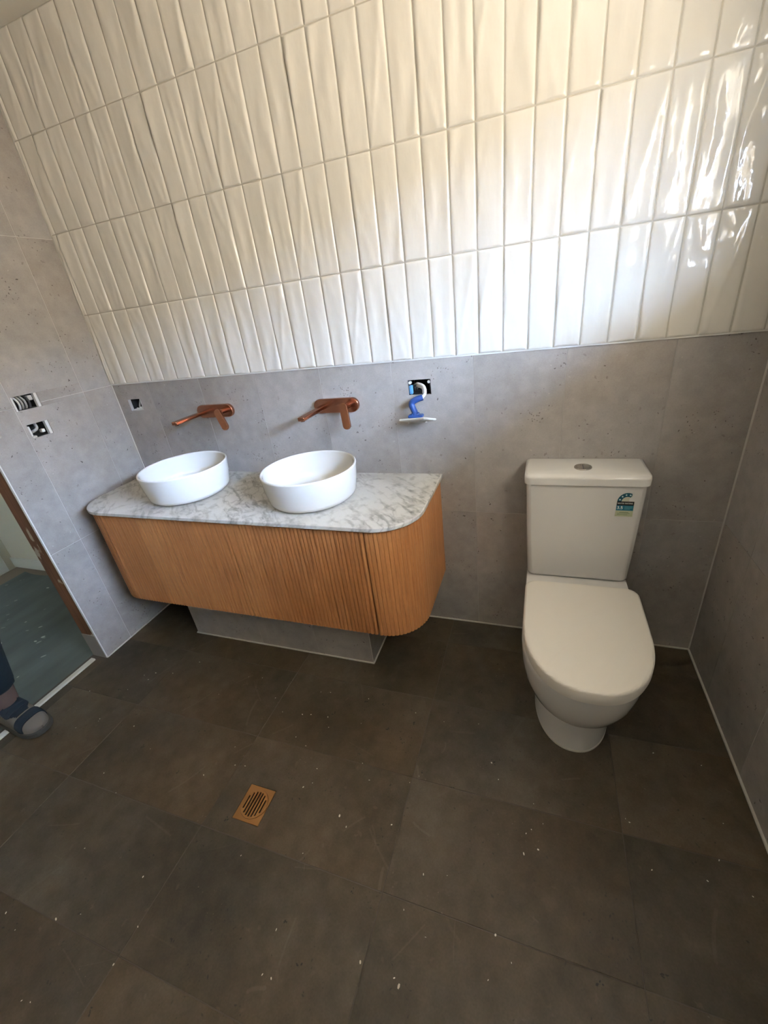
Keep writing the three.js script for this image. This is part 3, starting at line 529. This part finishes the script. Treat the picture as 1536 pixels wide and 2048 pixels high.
  // cistern, slightly tapered, and its overhanging lid
  const cis = (levels, r) => {
    const P = [], I = [], K = 8, ringN = 4 * (K + 1);
    for (const [y, w, zf, rr2] of levels) { const q = rr2 ?? r; for (const [sx, zc, a0] of [[1, zf - q, 0], [-1, zf - q, Math.PI / 2], [-1, 0.003 + 0.004, Math.PI], [1, 0.003 + 0.004, Math.PI * 1.5]]) for (let k = 0; k <= K; k++) { const qq = zc > 0.01 ? q : 0.004, a = a0 + k / K * Math.PI / 2; P.push(sx * (w - qq) + Math.cos(a) * qq, y, zc + Math.sin(a) * qq); } }
    for (let j = 0; j + 1 < levels.length; j++) for (let i = 0; i < ringN; i++) { const a = j * ringN + i, b = j * ringN + (i + 1) % ringN; I.push(a, a + ringN, b + ringN, a, b + ringN, b); }
    for (const [j, up] of [[levels.length - 1, 1], [0, 0]]) { const c = P.length / 3; P.push(0, levels[j][0], 0.08); for (let i = 0; i < ringN; i++) { const a = j * ringN + i, b = j * ringN + (i + 1) % ringN; I.push(...(up ? [c, b, a] : [c, a, b])); } }
    const g = new THREE.BufferGeometry(); g.setAttribute('position', new THREE.Float32BufferAttribute(P, 3)); g.setIndex(I); g.setAttribute('uv', new THREE.Float32BufferAttribute(new Array(P.length / 3 * 2).fill(0), 2));
    return toCreasedNormals(g, 0.8);
  };
  const cist = part('cistern', cis([[0.402, 0.158, 0.13], [0.408, 0.167, 0.143], [0.418, 0.17, 0.147], [0.55, 0.176, 0.15], [0.782, 0.184, 0.154]], 0.022), M.ceramic, t);
  part('cistern_lid', cis([[0.784, 0.184, 0.153, 0.02], [0.785, 0.19, 0.16, 0.024], [0.807, 0.191, 0.161, 0.024], [0.815, 0.189, 0.159, 0.024], [0.8195, 0.184, 0.153, 0.022], [0.8215, 0.176, 0.145, 0.018]], 0.024), M.ceramic, t);
  const btn = part('flush_button', new THREE.LatheGeometry([[0.0001, 0.003], [0.019, 0.003], [0.0195, 0.001], [0.021, 0.001], [0.022, 0.004], [0.027, 0.0035], [0.028, 0], [0.0001, 0]].map((p) => new THREE.Vector2(...p)).reverse(), 40), M.chrome, t);
  btn.position.set(-0.005, 0.8213, 0.088); btn.scale.set(1, 1, 1);
  part('button_divide', box(-0.001, 0.001, 0.003, 0.0042, -0.019, 0.019), M.black, btn);
  // printed water-rating sticker: arc of stars over black, blue and pale bands
  const cv = document.createElement('canvas'); cv.width = 256; cv.height = 384; const x = cv.getContext('2d');
  x.fillStyle = '#d8d6c4'; x.fillRect(0, 0, 256, 384);
  x.strokeStyle = '#12586a'; x.lineWidth = 60; x.beginPath(); x.arc(150, 148, 112, Math.PI, Math.PI * 1.66); x.stroke();
  const star = (sx, sy, r) => { x.beginPath(); for (let k = 0; k < 10; k++) { const a = -Math.PI / 2 + k * Math.PI / 5, q = k % 2 ? r * 0.45 : r; x[k ? 'lineTo' : 'moveTo'](sx + Math.cos(a) * q, sy + Math.sin(a) * q); } x.closePath(); x.fill(); };
  x.fillStyle = '#e8f4f2'; for (let k = 0; k < 4; k++) { const a = Math.PI * (1.1 + k * 0.165); star(150 + Math.cos(a) * 112, 148 + Math.sin(a) * 112, 18); }
  x.fillStyle = '#141414'; x.fillRect(6, 140, 244, 62); x.fillStyle = '#10708c'; x.fillRect(6, 202, 244, 84);
  x.fillStyle = '#e6e6e0'; x.font = 'bold 30px sans-serif'; x.fillText('WATER RATING', 16, 181, 224);
  x.fillStyle = '#eef6f6'; x.font = 'bold 62px sans-serif'; x.fillText('3.5', 16, 262);
  x.fillStyle = '#7fb6c4'; x.fillRect(124, 222, 112, 5); x.fillRect(124, 240, 112, 5); x.fillRect(124, 258, 80, 5);
  x.fillStyle = '#bcc4a4'; x.fillRect(6, 290, 244, 88); x.fillStyle = '#7c8a68'; x.fillRect(60, 308, 130, 10); x.fillRect(30, 330, 180, 7); x.fillRect(30, 348, 150, 7);
  const tex = new THREE.CanvasTexture(cv); tex.colorSpace = THREE.SRGBColorSpace;
  const sw = 0.052, shh = 0.088, ss = new THREE.Shape();
  ss.moveTo(0, 0); ss.lineTo(sw, 0); ss.lineTo(sw, shh * (1 - 138 / 384)); ss.lineTo(sw * 0.68, shh * (1 - 138 / 384)); ss.lineTo(sw * 0.68, shh * (1 - 92 / 384)); ss.lineTo(sw * 0.84, shh * (1 - 62 / 384)); ss.lineTo(sw * 0.8, shh * (1 - 20 / 384));
  for (let k = 0; k <= 14; k++) { const a = Math.PI * (1.66 - 0.66 * k / 14); ss.lineTo(sw * (150 + Math.cos(a) * 142) / 256, shh * (1 - (148 + Math.sin(a) * 142) / 384)); }
  ss.closePath();
  const sg = new THREE.ExtrudeGeometry(ss, { depth: 0.0004, bevelEnabled: false }), su = sg.attributes.uv, spn = sg.attributes.position; for (let i = 0; i < su.count; i++) su.setXY(i, spn.getX(i) / sw, spn.getY(i) / shh);
  const st = part('rating_sticker', sg, new THREE.MeshStandardMaterial({ map: tex, roughness: 0.45 }), cist);
  st.userData.label = 'blue and black water rating sticker with stars'; st.position.set(0.098, 0.674, 0.1525); st.rotation.x = 0.017;
}

// ---------------------------------------------------------------- floor drain
{
  const d = thing('floor_drain', 'square brass floor drain with a round slotted grate', 'drain', [(DR.x0 + DR.x1) / 2, 0, (DR.z0 + DR.z1) / 2]);
  const hw = (DR.x1 - DR.x0) / 2 - 0.0015, hz = (DR.z1 - DR.z0) / 2 - 0.0015, s = new THREE.Shape([[-hw, -hz], [hw, -hz], [hw, hz], [-hw, hz]].map((p) => new THREE.Vector2(...p)));
  const hole = new THREE.Path(); hole.absarc(0, 0, 0.0445, 0, Math.PI * 2, true); s.holes.push(hole);
  part('plate', new THREE.ExtrudeGeometry(s, { depth: 0.004, bevelEnabled: false, curveSegments: 40 }).rotateX(-Math.PI / 2).translate(0, -0.0045, 0), M.brass, d);
  const c = new THREE.Shape(); c.absarc(0, 0, 0.0432, 0, Math.PI * 2, false);
  for (let i = -3; i <= 3; i++) { const x = i * 0.0103, l = Math.sqrt(0.0355 * 0.0355 - x * x), r = 0.0031, p = new THREE.Path(); p.moveTo(x - r, -l); p.lineTo(x - r, l); p.absarc(x, l, r, Math.PI, 0, true); p.lineTo(x + r, -l); p.absarc(x, -l, r, 0, Math.PI, true); c.holes.push(p); }
  part('grate', new THREE.ExtrudeGeometry(c, { depth: 0.003, bevelSize: 0.0006, bevelThickness: 0.0006, bevelSegments: 1, curveSegments: 40 }).rotateX(-Math.PI / 2).translate(0, -0.0022, 0), M.brass, d);
  part('well', new THREE.CylinderGeometry(0.047, 0.047, 0.09, 40, 1, true).translate(0, -0.052, 0), M.black, d);
  part('well_bottom', new THREE.CylinderGeometry(0.047, 0.047, 0.004, 40).translate(0, -0.097, 0), M.black, d);
}

// ---------------------------------------------------------------- chips of plaster on the floor
{
  const g = new THREE.IcosahedronGeometry(1, 0), n = 150, im = shade(new THREE.InstancedMesh(g, M.debris, n)); im.name = 'plaster_chips';
  const q = new THREE.Quaternion(), e = new THREE.Euler(), m4 = new THREE.Matrix4();
  for (let i = 0; i < n; i++) {
    let x, z; do { x = rr(0.06, W - 0.06); z = rr(0.5, 1.75); } while (x > 1.9 && x < 2.32 && z < 0.64);
    const a = rr(0.0011, 0.0026) * (rnd() < 0.1 ? 1.6 : 1), b = a * rr(0.4, 1); e.set(rr(-0.2, 0.2), rr(0, 6.28), rr(-0.2, 0.2));
    im.setMatrixAt(i, m4.compose(new THREE.Vector3(x, 0.0006, z), q.setFromEuler(e), new THREE.Vector3(a * 1.3, 0.0007, b)));
  }
  scene.add(im); tag(im, 'pale plaster chips scattered over the dark tile floor', 'debris', null, 'stuff');
}

// ---------------------------------------------------------------- person stepping in at the doorway (only one shoe and shin reach the frame)
{
  const person = thing('person', 'person in dark trousers and navy and tan trainers stepping through the doorway', 'person', [-0.09, 0, 0.968]);
  const J = (x, y, z) => new THREE.Vector3(x, y, z);
  // joints relative to the front ankle: front leg (leads into the room), rear leg, trunk, arms, head; facing +x
  const aF = J(0.0, 0.09, 0), kF = J(0.12, 0.5, 0.0), hF = J(-0.2, 0.88, 0.07), aR = J(-0.6, 0.1, 0.17), kR = J(-0.36, 0.48, 0.17), hR = J(-0.22, 0.88, 0.2);
  const pel = J(-0.21, 0.93, 0.135), wst = J(-0.21, 1.08, 0.135), che = J(-0.19, 1.3, 0.135), nek = J(-0.17, 1.48, 0.135), hea = J(-0.13, 1.63, 0.135);
  const shL = J(-0.18, 1.4, -0.04), elL = J(-0.26, 1.13, -0.06), wrL = J(-0.12, 0.94, -0.05), shR = J(-0.18, 1.4, 0.31), elR = J(-0.22, 1.12, 0.34), wrR = J(-0.06, 0.95, 0.33);
  const hand = (w, s) => { const o = [[w, w.clone().add(J(0.05, -0.05, 0)), 0.026, 0.03]]; for (let k = 0; k < 4; k++) { const b = w.clone().add(J(0.06, -0.06, (k - 1.5) * 0.019)), m = b.clone().add(J(0.03, -0.03 - 0.004 * (1.5 - Math.abs(k - 1.5)), 0)); o.push([b, m, 0.009, 0.009], [m, m.clone().add(J(0.005, -0.03, 0)), 0.009, 0.008]); } o.push([w.clone().add(J(0.02, -0.02, s * 0.02)), w.clone().add(J(0.055, -0.03, s * 0.045)), 0.012, 0.01]); return o; };
  const bones = [[aF, kF, 0.04, 0.058], [kF, hF, 0.06, 0.085], [aR, kR, 0.04, 0.058], [kR, hR, 0.06, 0.085], [hF, hR, 0.09, 0.09], [pel, wst, 0.125, 0.115], [wst, che, 0.115, 0.135], [che.clone().add(J(0, 0.05, -0.1)), che.clone().add(J(0, 0.05, 0.1)), 0.085, 0.085], [che, nek, 0.1, 0.055], [nek, hea, 0.055, 0.06],
    [shL, elL, 0.05, 0.04], [elL, wrL, 0.04, 0.027], [shR, elR, 0.05, 0.04], [elR, wrR, 0.04, 0.027], ...hand(wrL, 1), ...hand(wrR, -1),
    [hea.clone().add(J(-0.01, 0.02, 0)), hea.clone().add(J(0.0, 0.09, 0)), 0.085, 0.095], [hea.clone().add(J(0.05, -0.045, 0)), hea.clone().add(J(0.04, 0.03, 0)), 0.05, 0.06], [hea.clone().add(J(0.085, 0.045, 0)), hea.clone().add(J(0.112, 0.012, 0)), 0.012, 0.017], [hea.clone().add(J(0, 0.02, -0.083)), hea.clone().add(J(0, 0.06, -0.085)), 0.016, 0.018], [hea.clone().add(J(0, 0.02, 0.083)), hea.clone().add(J(0, 0.06, 0.085)), 0.016, 0.018]];
  const ba = new THREE.Vector3(), pa = new THREE.Vector3();
  const capsule = (p, [a, b, r0, r1]) => { ba.subVectors(b, a); pa.subVectors(p, a); const t = Math.min(1, Math.max(0, pa.dot(ba) / Math.max(1e-9, ba.lengthSq()))); return pa.addScaledVector(ba, -t).length() - (r0 + (r1 - r0) * t); };
  const mesh = (list, res, c, half, grow, k, keep) => {
    const mc = new MarchingCubes(res, new THREE.MeshStandardMaterial(), false, false, 300000), p = new THREE.Vector3(); mc.isolation = 0;
    for (let z = 0; z < res; z++) for (let y = 0; y < res; y++) for (let x = 0; x < res; x++) {
      p.set((x - res / 2) / (res / 2) * half + c.x, (y - res / 2) / (res / 2) * half + c.y, (z - res / 2) / (res / 2) * half + c.z);
      let s = 0; for (const b of list) { const dd = capsule(p, b) - grow; if (dd < 0.25) s += Math.exp(-dd / k); }
      let d = s > 0 ? -k * Math.log(s) : 0.25; if (keep) d = Math.max(d, keep(p));
      mc.field[z * res * res + y * res + x] = -d;
    }
    mc.update();
    const n = mc.count, P = new Float32Array(mc.positionArray.slice(0, n * 3)), g = new THREE.BufferGeometry();
    for (let i = 0; i < n; i++) { P[i * 3] = P[i * 3] * half + c.x; P[i * 3 + 1] = P[i * 3 + 1] * half + c.y; P[i * 3 + 2] = P[i * 3 + 2] * half + c.z; }
    g.setAttribute('position', new THREE.BufferAttribute(P, 3)); const w = mergeVertices(g, 1e-5); w.computeVertexNormals();
    w.setAttribute('uv', new THREE.Float32BufferAttribute(new Array(w.attributes.position.count * 2).fill(0), 2));
    return w;
  };
  const mid = J(-0.22, 0.92, 0.12);
  const body = part('body', mesh(bones, 84, mid, 0.92, 0, 0.012), M.skin, person);
  part('trousers', mesh(bones.slice(0, 6), 84, J(-0.22, 0.6, 0.12), 0.62, 0.016, 0.014, (p) => Math.max(0.215 - p.y - (p.x > -0.3 ? (p.x) * 0.25 : 0.03), p.y - 1.02)), M.trousers, person);
  part('shirt', mesh([...bones.slice(5, 9), bones[10], bones[12]], 70, J(-0.2, 1.2, 0.135), 0.42, 0.014, 0.014, (p) => Math.max(0.94 - p.y, p.y - 1.47)), M.shirt, person);
  part('hair', mesh([bones.at(-5)], 40, hea.clone().add(J(0, 0.05, 0)), 0.16, 0.008, 0.01, (p) => (p.x - hea.x) * 0.9 - (p.y - hea.y - 0.09) * 1.1 - 0.0), M.hair, person);
  for (const s of [-1, 1]) part('eye', new THREE.SphereGeometry(0.011, 14, 10).translate(hea.x + 0.088, hea.y + 0.055, hea.z + s * 0.032), M.wireWhite, person);
  part('mouth', rbox(-0.008, 0.008, -0.004, 0.004, -0.022, 0.022, 0.003).translate(hea.x + 0.096, hea.y - 0.028, hea.z), M.sock, person);
  // sock and trainer, built along +x from heel to toe, origin under the ankle
  const shoe = (dx, dz, pitch, which) => {
    const L = 0.285, x0 = -0.085;
    const halfW = (u) => 0.034 + 0.018 * Math.sin(Math.min(1, u / 0.72) * Math.PI * 0.5) - 0.002 - (u > 0.7 ? 0.05 * (1 - Math.sqrt(Math.max(0, 1 - Math.pow((u - 0.7) / 0.3, 2.4)))) * 0.93 : 0) - (u < 0.08 ? 0.016 * Math.pow(1 - u / 0.08, 2) : 0);
    const top = (u) => 0.028 + 0.062 * (1 - smooth(0.26, 0.74, u)) + 0.03 * (1 - smooth(0.74, 1.02, u)) - 0.006 * smooth(0.94, 1, u);
    const surf = (u, v, off = 0) => {            // v 0..1 from the left edge of the sole over the top to the right
      const a = Math.PI * (1 - v), w = halfW(u) + off, h = top(u) + off - 0.0;
      const c = Math.cos(a), s = Math.sin(a);
      return [x0 + u * L + (u > 0.9 ? off : 0), 0.02 + (h - 0.006) * Math.pow(s, 0.62), Math.sign(c) * w * Math.pow(Math.abs(c), 0.62) + (u > 0.5 ? (u - 0.5) * 0.012 : 0)];
    };
    const patch = (u0, u1, v0, v1, off, edge = null, n = 40, m = 24) => {
      const P = [], I = [], U = [];
      for (const o of [off, off - 0.003]) for (let i = 0; i <= n; i++) for (let j = 0; j <= m; j++) { const u = u0 + (u1 - u0) * i / n, [e0, e1] = edge ? edge(u) : [v0, v1], v = e0 + (e1 - e0) * j / m; P.push(...surf(u, Math.min(1, Math.max(0, v)), o)); U.push(u, v); }
      const S = (n + 1) * (m + 1), id = (i, j) => i * (m + 1) + j;
      for (let i = 0; i < n; i++) for (let j = 0; j < m; j++) { I.push(id(i, j), id(i, j + 1), id(i + 1, j + 1), id(i, j), id(i + 1, j + 1), id(i + 1, j)); I.push(S + id(i, j), S + id(i + 1, j + 1), S + id(i, j + 1), S + id(i, j), S + id(i + 1, j), S + id(i + 1, j + 1)); }
      const wall = (a, b) => I.push(a, b, b + S, a, b + S, a + S);
      for (let i = 0; i < n; i++) { wall(id(i + 1, 0), id(i, 0)); wall(id(i, m), id(i + 1, m)); } for (let j = 0; j < m; j++) { wall(id(0, j), id(0, j + 1)); wall(id(n, j + 1), id(n, j)); }
      const g = new THREE.BufferGeometry(); g.setAttribute('position', new THREE.Float32BufferAttribute(P, 3)); g.setAttribute('uv', new THREE.Float32BufferAttribute(U, 2)); g.setIndex(I); g.computeVertexNormals(); return g;
    };
    const put = (o) => { o.position.set(dx, 0, dz); o.rotation.z = pitch; return o; };
    const up = put(part('shoe', patch(0.0, 1.0, 0, 1, 0), M.shoeTan, person)); up.userData.label = which;
    const so = new THREE.Shape(); for (let i = 0; i <= 40; i++) { const u = i / 40; so[i ? 'lineTo' : 'moveTo'](x0 - 0.004 + u * (L + 0.01), halfW(u) + 0.004 + (u > 0.5 ? (u - 0.5) * 0.012 : 0)); } for (let i = 40; i >= 0; i--) { const u = i / 40; so.lineTo(x0 - 0.004 + u * (L + 0.01), -halfW(u) - 0.004 + (u > 0.5 ? (u - 0.5) * 0.012 : 0)); } so.closePath();
    part('sole', new THREE.ExtrudeGeometry(so, { depth: 0.018, bevelSize: 0.002, bevelThickness: 0.002, bevelSegments: 2 }).rotateX(Math.PI / 2).translate(0, 0.0225, 0), M.sole, up);
    const scal = (u) => { const q = 0.012 * (Math.sin(u * 210) > 0 ? 1 : -1); const w = 0.25 + 0.04 * smooth(0.35, 0.5, u) - 0.2 * smooth(0.52, 0.66, u); return [0.5 - w - q, 0.5 + w + q]; };
    part('tongue', patch(0.34, 0.66, 0, 1, 0.0035, scal, 60), M.shoeNavy, up);
    part('stripe', patch(0.69, 0.83, 0, 1, 0.003, (u) => [0.02 + 1.2 * Math.max(0, 0.75 - u), 0.98 - 1.2 * Math.max(0, 0.75 - u)]), M.shoeNavy, up);
    for (let k = 0; k < 4; k++) part('lace', tube([0.34, 0.42, 0.5, 0.58, 0.66].map((v) => surf(0.4 + k * 0.065, v, 0.0065)), 0.0022, 16, 6), M.shoeNavy, up);
    const sk = put(part('sock', mesh([[J(-0.005, 0.06, 0), J(0.03, 0.22, 0), 0.042, 0.05]], 44, J(0.01, 0.14, 0), 0.16, 0.004, 0.01, (p) => Math.max(0.055 - p.y, p.y - 0.24)), M.sock, person));
    sk.rotation.z = 0;
  };
  shoe(0, 0, 0, 'navy and tan trainer stepping over the threshold');
  shoe(-0.6, 0.17, 0, 'rear navy and tan trainer');
}

scene.updateMatrixWorld(true);
renderer.render(scene, camera);
